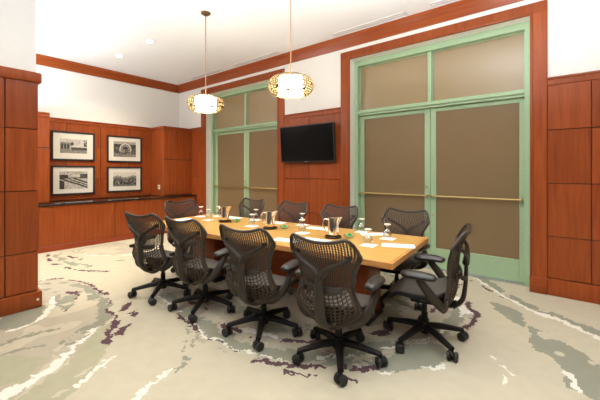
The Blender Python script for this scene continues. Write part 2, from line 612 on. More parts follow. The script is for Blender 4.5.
# left swirls
fill([(-5.28, 1.23), (-5.04, 1.47), (-4.42, 1.54), (-3.98, 1.50), (-3.46, 1.29), (-3.09, 1.00), (-2.92, 0.78), (-2.80, 0.58), (-2.78, 0.43), (-3.99, 0.62), (-4.00, 0.91), (-4.36, 1.03)], TAUPE, broken=0.12, seed=5, bs=0.6)
stroke([(-5.21, 1.19), (-5.03, 1.38), (-4.60, 1.49), (-4.03, 1.46), (-3.58, 1.33), (-3.39, 1.16), (-3.24, 0.94)], (0.05, 0.15), GREY, 0.12, 31)
stroke([(-5.35, 1.22), (-5.24, 1.41), (-4.89, 1.53), (-4.44, 1.57), (-4.03, 1.54), (-3.71, 1.44), (-3.50, 1.40)], 0.035, PLUM, 0.42, 32)
stroke([(-4.61, 1.31), (-4.42, 1.38), (-4.30, 1.32)], 0.045, PLUM, 0.2, 33)
stroke([(-4.27, 1.31), (-4.15, 1.23), (-4.02, 1.13)], 0.05, PLUM, 0.35, 34)
stroke([(-4.40, 1.28), (-4.13, 1.17)], 0.13, GREY, 0.4, 35)
stroke([(-3.63, 1.02), (-3.64, 0.87), (-3.66, 0.69), (-3.65, 0.53)], 0.075, GREY, 0.25, 61)
stroke([(-3.35, 0.78), (-3.40, 0.65), (-3.44, 0.50)], 0.03, GREY, 0.2, 62)
fill([(-3.17, 0.73), (-3.07, 0.68), (-2.87, 0.55), (-2.95, 0.43), (-3.38, 0.49)], OLIVE, broken=0.15, seed=9, bs=0.3)
fill([(-3.37, 1.31), (-2.95, 1.11), (-2.58, 0.86), (-2.44, 0.65), (-2.65, 0.47), (-2.85, 0.76), (-3.18, 1.07)], OLIVE, broken=0.1, seed=7, bs=0.4)
stroke([(-3.25, 0.88), (-3.04, 0.77), (-2.86, 0.57)], 0.05, CREAM, 0.3, 63)
stroke([(-2.71, 0.90), (-2.56, 0.69), (-2.50, 0.59)], 0.03, CREAM, 0.3, 64)
stroke([(-3.33, 1.19), (-3.24, 1.07), (-3.10, 0.90), (-2.93, 0.74), (-2.84, 0.59), (-2.82, 0.44), (-2.79, 0.39)], (0.025, 0.11), WHITE, 0.06, 38)
stroke([(-2.75, 1.08), (-2.68, 0.99), (-2.59, 0.88), (-2.53, 0.79)], 0.04, WHITE, 0.15, 39)
stroke([(-3.73, 1.63), (-3.40, 1.39), (-3.16, 1.23), (-2.99, 1.12)], (0.05, 0.08), PLUM, 0.18, 36)
stroke([(-3.42, 1.55), (-3.17, 1.37), (-3.03, 1.24)], 0.07, PLUM, 0.55, 37)
fill([(-4.34, 0.67), (-4.38, 1.01), (-4.22, 1.00), (-4.02, 0.90), (-3.93, 0.76), (-3.93, 0.66), (-4.04, 0.60)], GREY, broken=0.0, seed=3, bs=0.3)
stroke([(-4.54, 1.17), (-4.37, 1.12), (-4.14, 1.01), (-3.99, 0.89), (-3.90, 0.76), (-3.90, 0.66)], 0.045, WHITE, 0.1, 44)
stroke([(-4.56, 1.23), (-4.24, 1.12), (-4.01, 0.99)], 0.05, GREY, 0.4, 49)
# small marks in front of the near row
stroke([(-2.70, 1.71), (-2.51, 1.57), (-2.35, 1.42)], 0.025, GREY, 0.4, 46, bs=0.06)
stroke([(-2.52, 1.71), (-2.36, 1.55)], 0.022, GREY, 0.4, 47, bs=0.06)
stroke([(-2.28, 1.44), (-2.20, 1.37), (-2.18, 1.29)], 0.06, GREY, 0.45, 48, bs=0.05)
stroke([(-2.22, 1.25), (-2.19, 1.16), (-2.16, 1.07), (-2.10, 0.96)], 0.04, WHITE, 0.12, 45)
# ring edge in front of the near row
stroke([(-3.03, 1.86), (-2.68, 1.83), (-2.30, 1.80), (-2.03, 1.82)], (0.07, 0.10), GREY, 0.15, 71)
stroke([(-2.99, 1.83), (-2.45, 1.73), (-2.02, 1.76), (-1.66, 1.85)], 0.03, WHITE, 0.3, 72)
stroke([(-3.15, 1.82), (-2.85, 1.78), (-2.56, 1.72)], 0.04, PLUM, 0.2, 73)
stroke([(-2.38, 1.71), (-2.12, 1.74), (-1.91, 1.79)], 0.022, PLUM, 0.3, 74)
stroke([(-1.80, 1.72), (-1.63, 1.79), (-1.50, 1.88), (-1.26, 2.06), (-1.06, 2.23)], 0.05, PLUM, 0.22, 75)
stroke([(-1.54, 1.77), (-1.45, 1.82), (-1.36, 1.84)], 0.025, PLUM, 0.4, 76)
stroke([(-1.18, 2.00), (-1.09, 2.02)], 0.03, PLUM, 0.25, 77)
stroke([(-1.71, 1.90), (-1.49, 2.00), (-1.27, 2.15), (-1.12, 2.29)], 0.1, GREY, 0.2, 78)
stroke([(-0.98, 2.17), (-0.89, 2.27), (-0.78, 2.37), (-0.68, 2.56)], 0.045, WHITE, 0.35, 79)
fill([(-1.01, 2.19), (-0.79, 2.40), (-0.68, 2.64), (-0.77, 2.85), (-1.00, 2.56)], GREY, broken=0.15, seed=11, bs=0.5)
# ring edge at the right end
stroke([(-0.97, 4.56), (-0.97, 4.29), (-0.94, 4.07)], 0.03, PLUM, 0.3, 80)
stroke([(-0.80, 3.92), (-0.68, 3.67), (-0.64, 3.48), (-0.67, 3.30)], 0.045, PLUM, 0.15, 81)
stroke([(-0.91, 4.02), (-0.74, 3.68)], 0.05, WHITE, 0.2, 82)
# sweeping streaks right of the table
stroke([(-0.86, 5.00), (-0.53, 4.55), (-0.22, 4.25), (-0.01, 4.12), (0.17, 4.00), (0.35, 3.84)], 0.13, GREY, 0.25, 21)
stroke([(-0.89, 4.92), (-0.54, 4.47), (-0.23, 4.15), (-0.03, 4.05), (0.15, 3.91), (0.34, 3.77)], (0.04, 0.07), WHITE, 0.1, 22)
stroke([(-0.89, 4.76), (-0.70, 4.55), (-0.51, 4.37)], 0.035, PLUM, 0.3, 23)
fill([(-0.59, 4.12), (-0.45, 4.13), (-0.32, 3.99), (-0.23, 3.63), (-0.35, 3.69), (-0.48, 3.89)], GREY, broken=0.04, seed=12, bs=0.3)
fill([(-0.21, 3.69), (-0.10, 3.64), (0.07, 3.54), (0.19, 3.39), (0.26, 3.20), (0.26, 2.79), (-0.00, 2.58), (0.02, 2.90), (-0.02, 3.17), (-0.16, 3.31)], GREY, broken=0.06, seed=13, bs=0.3)
stroke([(0.02, 3.03), (0.08, 2.95), (0.12, 2.85)], 0.05, WHITE, 0.35, 26)
stroke([(-0.38, 2.93), (-0.32, 2.85), (-0.28, 2.75)], 0.03, WHITE, 0.1, 27)
stroke([(-0.31, 2.69), (-0.29, 2.62)], 0.025, WHITE, 0.2, 28)

# far left swirls in front of the credenza
stroke([(-6.98, 1.70), (-6.6, 1.60), (-6.2, 1.58), (-5.75, 1.64), (-5.3, 1.82), (-5.0, 2.05)], 0.05, PLUM, 0.35, 51)
stroke([(-7.0, 1.85), (-6.6, 1.75), (-6.1, 1.73), (-5.6, 1.85)], 0.10, GREY, 0.3, 52)
stroke([(-6.5, 1.88), (-6.15, 1.92)], 0.07, PLUM, 0.3, 53)
fill([(-7.0, 2.1), (-6.6, 2.05), (-6.0, 2.4), (-6.0, 3.0), (-6.6, 3.4), (-7.05, 3.1)], TAUPE, broken=0.35, seed=8, bs=0.25)
stroke([(-6.9, 2.05), (-6.3, 2.15), (-5.8, 2.6), (-5.85, 3.2)], 0.05, WHITE, 0.55, 54)
stroke([(-5.5, 1.1), (-5.0, 1.15), (-4.7, 1.25)], 0.05, GREY, 0.5, 55)
stroke([(-5.6, 2.3), (-5.2, 2.9), (-5.2, 3.6)], 0.08, GREY, 0.5, 56)

V = np.zeros(((nx + 1) * (ny + 1), 3))
GX, GY = np.meshgrid(xs, ysv, indexing='ij')
V[:, 0], V[:, 1] = GX.ravel(), GY.ravel()
ii, jj = np.meshgrid(np.arange(nx), np.arange(ny), indexing='ij')
a_ = (ii * (ny + 1) + jj).ravel()
F = np.stack([a_, a_ + ny + 1, a_ + ny + 2, a_ + 1], 1)
nv0 = len(V)
extra_v = [(XL, YN, 0), (XR, YN, 0), (XR, gy0, 0), (XL, gy0, 0), (gx1, gy0, 0), (XR, gy0, 0), (XR, gy1, 0), (gx1, gy1, 0)]
me = bpy.data.meshes.new('floor')
Vall = np.vstack([V, np.array(extra_v)])
Fall = np.vstack([F, np.array([[nv0, nv0 + 1, nv0 + 2, nv0 + 3], [nv0 + 4, nv0 + 5, nv0 + 6, nv0 + 7]])])
me.vertices.add(len(Vall))
me.vertices.foreach_set('co', Vall.ravel())
me.loops.add(Fall.size)
me.loops.foreach_set('vertex_index', Fall.ravel().astype(np.int32))
me.polygons.add(len(Fall))
me.polygons.foreach_set('loop_start', (np.arange(len(Fall)) * 4).astype(np.int32))
me.polygons.foreach_set('loop_total', np.full(len(Fall), 4, np.int32))
me.polygons.foreach_set('material_index', np.concatenate([idx, [0, 0]]).astype(np.int32))
me.update(calc_edges=True)
for nm, c_ in (('cream', (0.525, 0.472, 0.348)), ('taupe', (0.445, 0.395, 0.30)), ('grey', (0.285, 0.28, 0.212)),
               ('plum', (0.115, 0.064, 0.072)), ('white', (0.74, 0.71, 0.62)), ('olive', (0.405, 0.385, 0.262))):
    me.materials.append(simple('carpet_yarn_' + nm, c_, 0.95, var=0.035, scale=9, spec=0.1))
floor = bpy.data.objects.new('floor', me)
COL.objects.link(floor)
struct(floor, 'cream carpet woven with grey, white and plum swirls', 'floor')


# ------------------------------------------------------------------ doors
def door_set(nm, a, c, label, keys):
    d = thing(nm, label, 'door', (0, 0, 0))
    tag(d, kind='structure')
    J = 0.065
    y0, y1 = YB + 0.15, YB + 0.32
    k = MB()
    k.box(a, a + J, y0, y1, 0, HEAD)
    k.box(c - J, c, y0, y1, 0, HEAD)
    k.box(a + J, c - J, y0 + 0.002, y1, HEAD - 0.09, HEAD)
    k.box(a + J, c - J, y0 + 0.03, y1, 2.395, 2.49, 0.004)
    k.box(a + J, c - J, y0 + 0.0, y1, 2.43, 2.465, 0.006)
    xm = (a + c) / 2
    k.box(xm - 0.029, xm + 0.029, y0 + 0.05, y1, 2.49, HEAD - 0.09, 0.004)
    k.build('frame', M['green'], d)
    for x0, x1 in ((a + J, xm - 0.029), (xm + 0.029, c - J)):
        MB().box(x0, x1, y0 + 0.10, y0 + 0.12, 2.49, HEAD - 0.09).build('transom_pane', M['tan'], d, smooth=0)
        k = MB()
        for u0, u1, v0, v1 in ((x0, x0 + 0.012, 2.49, HEAD - 0.09), (x1 - 0.012, x1, 2.49, HEAD - 0.09), (x0, x1, 2.49, 2.502), (x0, x1, HEAD - 0.102, HEAD - 0.09)):
            k.box(u0, u1, y0 + 0.085, y0 + 0.105, v0, v1, 0.003)
        k.build('glazing_bead', M['green'], d)
    yl0, yl1 = y0 + 0.085, y0 + 0.13
    for side, (x0, x1, s0, s1) in enumerate(((a + J + 0.003, xm - 0.003, 0.075, 0.082), (xm + 0.003, c - J - 0.003, 0.08, 0.058))):
        k = MB()
        k.box(x0, x0 + s0, yl0, yl1, 0.008, 2.392, 0.004)
        k.box(x1 - s1, x1, yl0, yl1, 0.008, 2.392, 0.004)
        k.box(x0 + s0, x1 - s1, yl0, yl1, 0.008, 0.30, 0.004)
        k.box(x0 + s0, x1 - s1, yl0, yl1, 2.335, 2.392, 0.004)
        leaf = k.build('door_leaf', M['green'], d)
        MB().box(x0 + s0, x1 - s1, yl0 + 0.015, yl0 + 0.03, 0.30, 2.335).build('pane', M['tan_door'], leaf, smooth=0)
        k = MB()
        ya = yl0 - 0.045
        k.tube([(x0 + s0 * 0.4, ya, 1.078), (x1 - s1 * 0.4, ya, 1.078)], 0.0115, 10, smooth=1)
        for xx in (x0 + s0 * 0.4, x1 - s1 * 0.4):
            k.lathe([(0, -0.02), (0.018, -0.02), (0.018, 0.028), (0, 0.028)], 12, (xx, ya, 1.078), 'y')
            k.lathe([(0, 0.0), (0.011, 0.0), (0.011, 0.046), (0, 0.046)], 10, (xx, ya, 1.078), 'y')
        k.build('push_bar', M['brass'], leaf)
        if side == 0:
            for zz in keys:
                MB().lathe([(0, -0.014), (0.016, -0.014), (0.02, 0.0), (0.02, 0.006), (0, 0.006)], 14, (x1 - 0.045, yl0, zz), 'y').build('lock_cylinder', M['brass'], leaf)
        elif nm == 'door_2':
            MB().lathe([(0, -0.01), (0.012, -0.01), (0.015, 0.004), (0, 0.004)], 12, (x0 + 0.03, yl0, 0.79), 'y').build('lock_cylinder', M['brass'], leaf)
            MB().box(-0.66, -0.61, yl0 - 0.004, yl0, 0.225, 0.238).build('maker_plate', M['steel'], leaf, smooth=0)
    # threshold
    MB().box(a, c, y0, y1, 0, 0.008).build('threshold', M['steel'], d, smooth=0)
    return d

door_set('door_1', DOORS[0][0], DOORS[0][1], 'far pair of green doors with tan glass, left of the television', (1.21,))
door_set('door_2', DOORS[1][0], DOORS[1][1], 'near pair of green doors with tan glass, right of the television', (1.21,))


# ------------------------------------------------------------------ credenza and tall cabinets
cr = thing('credenza', 'long low cherry credenza running under the four framed pictures', 'cabinet', (-7.56, 3.0, 0))
ox, oy = -7.56, 3.0
MB().box(-7.97 - ox, -7.165 - ox, 1.0 - oy, YB - 0.03 - oy, 0.0, 0.82).build('body', M['gap'], cr, smooth=0)
yj = [1.0, 1.60, 2.863, 4.123, 4.78]
for i in range(4):
    MB().box(-7.165 - ox, -7.14 - ox, yj[i] + 0.004 - oy, yj[i + 1] - 0.004 - oy, 0.105, 0.815, 0.003).build('front_panel', M['cherry'], cr)
MB().box(-7.165 - ox, -7.137 - ox, 1.0 - oy, YB - 0.04 - oy, 0.0, 0.10, 0.004).build('kick_board', M['cherry_red'], cr)
ct = MB().box(-7.99, -7.115, 1.0, YB - 0.03, 0.82, 0.85, 0.006, 2).build('countertop', M['ledge'])
tag(ct, 'dark polished countertop on the long cherry credenza', 'countertop')

def tall_cabinet(y0, y1, label, doors, split=1.725):
    t = thing('tall_cabinet', label, 'cabinet', (-7.68, (y0 + y1) / 2, 0.85))
    tx, ty, tz = -7.68, (y0 + y1) / 2, 0.85
    B = lambda x0, x1, ya, yb, z0, z1, bv=0.003: MB().box(x0 - tx, x1 - tx, ya - ty, yb - ty, z0 - tz, z1 - tz, bv)
    B(-7.96, -7.382, y0, y1, 0.852, 2.47).build('body', M['cherry'], t)
    ym = doors
    zs_ = (0.875, split, 2.45)
    for ya, yb in ((y0, ym), (ym, y1)):
        B(-7.382, -7.36, ya + 0.003, yb - 0.003, zs_[0], zs_[1] - 0.004).build('door', M['cherry'], t)
        B(-7.382, -7.36, ya + 0.003, yb - 0.003, zs_[1] + 0.004, zs_[2] - 0.003).build('upper_panel', M['cherry'], t)
    k = MB()
    k.box(-7.96 - tx, -7.345 - tx, y0 - 0.012 - ty, y1 - ty, 2.44 - tz, 2.50 - tz, 0.006)
    k.box(-7.96 - tx, -7.33 - tx, y0 - 0.028 - ty, y1 - ty, 2.495 - tz, 2.525 - tz, 0.012, 2)
    k.build('cornice', M['cherry_y'], t)
    B(-7.382, -7.356, y0, y1, split - 0.003, split + 0.01, 0.002).build('joint_rail', M['gap'], t)  # dark strip along the joint between doors and upper panels
    return t

tall_cabinet(4.035, 4.797, 'tall cherry cabinet on the countertop in the far corner', 4.40)
tall_cabinet(1.02, 1.82, 'tall cherry cabinet on the countertop, mostly hidden behind the near wall', 1.42, 1.875)
th = thing('thermostat', 'small ivory thermostat on the side of the corner cabinet', 'thermostat', (-7.55, 4.035, 1.06))
MB().box(-0.04, 0.04, -0.03, -0.003, -0.055, 0.055, 0.006, 2).build('cover', M['ivory'], th)
MB().box(-0.022, 0.022, -0.034, -0.028, 0.005, 0.035, 0.002).build('display', M['steel'], th)


# ------------------------------------------------------------------ framed pictures
GREYS = [simple('sepia_tone_%d' % i, tuple(v * c_ for c_ in (1.0, 0.93, 0.80)), 0.6, var=0.02) for i, v in enumerate((0.012, 0.035, 0.085, 0.19, 0.36, 0.62))]
PW, PH = 66, 40
UU, VV = np.meshgrid((np.arange(PW) + 0.5) / PW, (np.arange(PH) + 0.5) / PH, indexing='ij')   # v = 0 bottom

def art(kind):
    r = np.random.default_rng(30 + kind)
    T = np.full((PW, PH), 4.6)
    n1 = vnoise(UU, VV, 0.06, 200 + kind)
    n2 = vnoise(UU, VV, 0.022, 210 + kind)
    if kind == 0:       # arcaded house, pale awning and street
        T += 0.4 * n1
        T[VV < 0.28] = 3.4
        h = (UU < 0.36) & (VV > 0.22) & (VV < 0.74)
        T[h] = 3.2
        for cx_ in (0.07, 0.18, 0.29):
            wdw = (abs(UU - cx_) < 0.032) & (VV > 0.3) & (VV < 0.6)
            T[wdw] = 0.8
            T[((UU - cx_) ** 2 + ((VV - 0.6) * 0.7) ** 2) < 0.034 ** 2] = 0.8
        T[(UU > 0.42) & (VV > 0.42) & (VV < 0.52 + 0.26 * (UU - 0.42))] = 5
        T[(UU > 0.40) & (VV > 0.2) & (VV < 0.42)] = 2.4
        T[(UU > 0.44) & (VV > 0.27) & (VV < 0.36)] = 0.8
        T[(UU > 0.36) & (UU < 0.48) & (VV > 0.55) & (VV < 0.8) & (n1 > -0.3)] = 1.6
        T[(UU > 0.88) & (VV > 0.5) & (n1 > -0.1)] = 1.5
        T += 0.7 * n2
    elif kind == 1:     # garden arch among trees
        T[:] = 1.6
        T += 1.6 * n1 + 0.8 * n2
        rr = np.hypot((UU - 0.52) * 1.65, VV - 0.46)
        T[(VV > 0.82)] = 4.4
        T[rr < 0.46] = 2.2 + n2[rr < 0.46]
        T[(rr > 0.36) & (rr < 0.44) & (VV > 0.35)] = 4.6
        T[(rr > 0.24) & (rr < 0.29) & (VV > 0.35)] = 4.0
        T[(rr < 0.22)] = 0.8
        for cx_ in np.linspace(0.3, 0.74, 8):
            T[(abs(UU - cx_) < 0.012) & (VV > 0.28) & (VV < 0.5)] = 4
        T[(VV < 0.25)] = 3.0 + 1.6 * n2[VV < 0.25]
        T[(VV < 0.3) & (VV > 0.16) & (vnoise(UU, VV, 0.03, 77) > 0.1)] = 1
    elif kind == 2:     # avenue curving past trees and a pale building
        T[:] = 4.3
        T[(VV < 0.8) & (UU < 0.3)] = 1.0
        T[(VV > 0.62) & (VV < 0.86) & (UU > 0.4) & (UU < 0.72)] = 4.6
        T[(VV > 0.58) & (VV < 0.66) & (UU > 0.32)] = 1.2
        T[(UU > 0.72) & (VV > 0.6) & (VV < 0.84)] = 1.6
        T[VV < 0.6] = 4.4
        road = VV - (0.62 - 0.55 * UU)
        T[(abs(road) < 0.045) & (VV < 0.6)] = 1.2
        T[(road > 0.10) & (road < 0.15) & (VV < 0.6)] = 1.6
        T[(road > 0.22) & (road < 0.30) & (VV < 0.6)] = 1.0
        T[(road < -0.1) & (UU < 0.16)] = 1.0
        for q in range(8):
            cx_, cy_ = 0.45 + 0.06 * q, 0.5 - 0.035 * q
            T[((UU - cx_) ** 2 * 2 + (VV - cy_) ** 2) < 0.0011] = 0.4
        T += 0.9 * n2 + 0.4 * n1
    else:               # town on a hillside under a pale sky
        T[:] = 4.7 + 0.2 * n1
        hill = 0.70 + 0.06 * np.sin(UU * 9) + 0.05 * n1
        T[VV < hill] = 3.2
        T[VV < hill - 0.16] = 2.0
        T += np.where(VV < hill, 1.3 * n2 + 0.8 * n1, 0)
        T[(VV < 0.34) & (vnoise(UU, VV, 0.05, 99) > -0.2)] = 0.8
        for q in range(14):
            cx_, cy_ = r.random(), 0.2 + 0.34 * r.random()
            T[(abs(UU - cx_) < 0.028) & (abs(VV - cy_) < 0.03)] = 4.2
        T[VV < 0.13] = 2.6 + n2[VV < 0.13]
    return np.clip(np.round(T), 0, 5).astype(int)

def picture(y0, y1, z0, z1, kind, label, mw=0.13, mh=0.14):
    cy_, cz_ = (y0 + y1) / 2, (z0 + z1) / 2
    t = thing('framed_picture', label, 'picture', (XL + 0.028, cy_, cz_), R(90), 'framed pictures on the panelled wall')
    W, H = (y1 - y0) / 2, (z1 - z0) / 2
    # local: x runs along the wall, -y faces the room, z up
    k = MB()
    f, dpt = 0.034, 0.032
    k.box(-W, -W + f, -dpt, 0, -H, H, 0.004)
    k.box(W - f, W, -dpt, 0, -H, H, 0.004)
    k.box(-W + f * 0.9, W - f * 0.9, -dpt + 0.001, 0, H - f, H, 0.004)
    k.box(-W + f * 0.9, W - f * 0.9, -dpt + 0.001, 0, -H, -H + f, 0.004)
    k.build('frame', M['blackmat'], t)
    MB().box(-W + f, W - f, -0.014, -0.004, -H + f, H - f).build('mat_board', M['mat'], t, smooth=0)
    iw, ih = W - mw, H - mh
    k = MB()
    vs = [[k.bm.verts.new((-iw + 2 * iw * i / PW, -0.0155, -ih + 2 * ih * j / PH)) for j in range(PH + 1)] for i in range(PW + 1)]
    A = art(kind)
    for i in range(PW):
        for j in range(PH):
            k.bm.faces.new((vs[i][j], vs[i + 1][j], vs[i + 1][j + 1], vs[i][j + 1])).material_index = int(A[i, j])
    k.build('print', GREYS, t, smooth=0, recalc=False)
    return t

picture(1.99, 2.775, 1.667, 2.272, 0, 'upper left framed sepia photo of an arcaded house with a pale awning', 0.15, 0.155)
picture(3.02, 3.80, 1.653, 2.262, 1, 'upper right framed sepia photo of a garden arch', 0.14, 0.125)
picture(1.99, 2.775, 0.955, 1.562, 2, 'lower left framed sepia photo of a curving avenue', 0.14, 0.12)
picture(3.02, 3.80, 0.965, 1.55, 3, 'lower right framed sepia photo of a hillside town', 0.13, 0.13)

# outlet dot on near baseboard
o = MB().lathe([(0, 0), (0.012, 0), (0.012, 0.006), (0, 0.006)], 12, (-4.318, 0.965, 0.09), 'x').build('jack_plate', M['ivory'])
tag(o, 'tiny ivory round plate on the baseboard at the left wall end', 'wall plate')


# ------------------------------------------------------------------ television
tv = thing('television', 'black flat television on the cherry panels between the doors', 'television', (-3.595, 4.715, 1.95))
tv.rotation_euler = (R(4), 0, 0)
W, H = 0.612, 0.34
MB().box(-W, W, -0.035, 0.012, -H, H, 0.006, 2).build('bezel', M['blackmat'], tv)
MB().box(-W + 0.018, W - 0.018, -0.0365, -0.03, -H + 0.028, H - 0.018).build('screen', M['black'], tv, smooth=0)
MB().box(-0.38, 0.38, 0.01, 0.035, -0.25, 0.22, 0.01).build('back_housing', M['blackmat'], tv)
MB().box(-0.12, 0.12, 0.03, 0.078, -0.1, 0.1, 0.006).build('wall_mount', M['blackmat'], tv)
MB().box(-0.03, 0.03, -0.039, -0.034, -H + 0.006, -H + 0.018).build('badge', M['steel'], tv, smooth=0)


# ------------------------------------------------------------------ ceiling fittings
for (x, y), lab in zip(DOWN, ('recessed ceiling downlight nearer the wall of pictures', 'recessed ceiling downlight nearer the hanging lamps')):
    t = thing('downlight', lab, 'ceiling light', (x, y, CEIL))
    MB().lathe([(0.058, -0.002), (0.085, -0.006), (0.092, -0.004), (0.094, 0.0)], 28).build('trim_ring', M['white'], t)
    MB().lathe([(0, -0.003), (0.058, -0.003)], 28).build('lens', M['lens'], t)

for (xa, xb), lab in zip([(-7.1, -5.9), (-5.5, -4.2), (-2.95, -1.72), (-1.37, -0.14)],
                         ('ceiling slot diffuser nearest the far corner', 'ceiling slot diffuser above the far green doors',
                          'ceiling slot diffuser between the television and the near doors', 'ceiling slot diffuser at the top edge above the near doors')):
    t = thing('slot_diffuser', lab, 'air vent', ((xa + xb) / 2, 4.625, CEIL))
    h = (xb - xa) / 2
    k = MB()
    for y0, y1 in ((-0.062, -0.05), (-0.006, 0.006), (0.05, 0.062)):
        k.box(-h, h, y0, y1, -0.007, 0.0)
    k.box(-h, -h + 0.01, -0.062, 0.062, -0.007, 0.0)
    k.box(h - 0.01, h, -0.062, 0.062, -0.007, 0.0)
    k.build('frame', M['white'], t, smooth=0)
    MB().box(-h + 0.01, h - 0.01, -0.05, -0.006, -0.003, -0.001).build('slot', M['slot'], t, smooth=0)
    MB().box(-h + 0.01, h - 0.01, 0.006, 0.05, -0.003, -0.001).build('slot', M['slot'], t, smooth=0)


# ------------------------------------------------------------------ pendant lamps
def make_pendant():
    t = thing('pendant_lamp', '', 'hanging lamp', (0, 0, 0))
    top, bot = 2.522 - CEIL, 2.312 - CEIL
    mid, hh = (top + bot) / 2, (top - bot) / 2
    MB().lathe([(0, 0), (0.068, 0), (0.068, -0.012), (0.055, -0.026), (0.012, -0.03), (0.012, -0.05), (0, -0.05)], 28).build('canopy', M['canopy'], t)
    MB().tube([(0, 0, -0.04), (0, 0, top - 0.01)], 0.0065, 10, smooth=1).build('rod', M['rod'], t)

    def sh(u, v):
        a = 2 * math.pi * u
        s = -1 + 2 * v
        ph = s * R(76)
        r = 0.120 + 0.137 * math.cos(ph) ** 0.75
        return Vector((r * math.cos(a), r * math.sin(a), mid + hh * math.sin(ph) / math.sin(R(76))))
    rr = random.Random(4)
    k = MB().lattice(sh, 40, 11, lambda i, j: None if rr.random() < 0.06 else (rr.uniform(0.6, 0.84), rr.uniform(0.6, 0.84)), True)
    k.build('lattice_shade', M['gold'], t, smooth=60, solid=0.004)
    for z in (top, bot):
        k = MB()
        k.tube([(0.165 * math.cos(a), 0.165 * math.sin(a), z) for a in [2 * math.pi * q / 16 for q in range(16)]], 0.006, 8, True, 3)
        k.build('ring', M['gold'], t)
    k = MB()
    for q in range(3):
        a = q * 2.094
        k.tube([(0, 0, top), (0.165 * math.cos(a), 0.165 * math.sin(a), top)], 0.004, 6, smooth=1)
    k.lathe([(0, -0.008), (0.02, -0.008), (0.02, 0.008), (0, 0.008)], 14, (0, 0, top))
    k.build('spider', M['gold'], t)
    k = MB().lathe([(0.006, top - 0.012), (0.142, top - 0.012), (0.145, top - 0.02), (0.145, bot + 0.035), (0.142, bot + 0.03)], 36)
    k.build('inner_drum', M['drum'], t)
    k = MB().lathe([(0.135, bot + 0.03), (0.142, bot + 0.012), (0.12, bot + 0.002), (0, bot - 0.002)], 36)
    k.build('bottom_diffuser', M['drum'], t)
    return t

p0 = make_pendant()
for i, ((x, y), lab) in enumerate(zip([(-3.98, 2.82), (-2.385, 2.83)], ('lit gold lattice pendant lamp hanging on the left, in front of the far doors',
                                                                      'lit gold lattice pendant lamp hanging on the right, above the middle of the table'))):
    p = p0 if i == 0 else dup(p0)
    p.location = (x, y, CEIL)
    tag(p, lab, 'hanging lamp', 'pendant lamps over the table')


# ------------------------------------------------------------------ conference table
TC, TR = Vector((-2.76, 2.855, 0)), R(4.3)
TL, TW = 1.725, 0.590
tb = thing('conference_table', 'long pale maple conference table with square corners', 'table', TC, TR)
k = MB()
k.box(-TL + 0.02, TL - 0.02, -TW + 0.02, TW - 0.02, 0.70, 0.74)
k.build('tabletop', M['maple'], tb, smooth=0)
k = MB()
k.box(-TL, TL, -TW, -TW + 0.02, 0.688, 0.7396, 0.004)
k.box(-TL, TL, TW - 0.02, TW, 0.688, 0.7396, 0.004)
k.box(-TL, -TL + 0.02, -TW + 0.02, TW - 0.02, 0.688, 0.7396, 0.004)
k.box(TL - 0.02, TL, -TW + 0.02, TW - 0.02, 0.688, 0.7396, 0.004)
k.build('edge_band', M['maple_edge'], tb)
k = MB()
k.box(-TL + 0.35, TL - 0.35, -0.20, -0.17, 0.60, 0.70, 0.003)
k.box(-TL + 0.35, TL - 0.35, 0.17, 0.20, 0.60, 0.70, 0.003)
k.build('apron', M['cherry_x'], tb)
for px_, ph_ in ((-0.97, 0.22), (1.10, 0.25)):
    k = MB()
    k.box(px_ - ph_, px_ + ph_, -0.19, 0.17, 0.05, 0.70, 0.012, 2)
    ped = k.build('pedestal', M['cherry'], tb)
    MB().box(px_ - ph_ - 0.02, px_ + ph_ + 0.02, -0.20, 0.18, 0.0, 0.06, 0.01).build('plinth', M['blackmat'], ped)
MB().box(-0.75, 0.85, -0.02, 0.02, 0.12, 0.62, 0.004).build('modesty_panel', M['cherry_x'], tb)

TZ = 0.7402


# ------------------------------------------------------------------ chairs
def interp(pts, z, smooth=False):
    if z <= pts[0][0]:
        return pts[0][1]
    for (a, wa), (c, wc) in zip(pts, pts[1:]):
        if a <= z <= c:
            t = (z - a) / (c - a)
            return wa + (wc - wa) * (t * t * (3 - 2 * t) if smooth else t)
    return pts[-1][1]


def wfun(z):
    return interp([(0.29, 0.16), (0.37, 0.222), (0.47, 0.262), (0.645, 0.206), (0.72, 0.218), (0.90, 0.287), (1.05, 0.292)], z, True)


def yfun(z):
    return interp([(0.31, -0.175), (0.40, -0.228), (0.48, -0.254), (0.56, -0.264), (0.66, -0.262), (0.76, -0.271), (0.86, -0.298), (0.96, -0.338)], z)


def back_pt(u, v, dy=0.0):
    s = 2 * u - 1
    a = abs(s)
    zt = 0.955 + 0.034 * min(1, a / 0.68) ** 2 - (0.125 * ((a - 0.68) / 0.32) ** 2.2 if a > 0.68 else 0)
    zb = 0.300 + 0.170 * a ** 2.8
    z = zb + (zt - zb) * v
    x = s * wfun(z)
    y = yfun(z) + 0.060 * s * s - (0.02 * ((z - 0.93) / 0.06) ** 2 if z > 0.93 else 0) + dy
    return Vector((x, y, z))


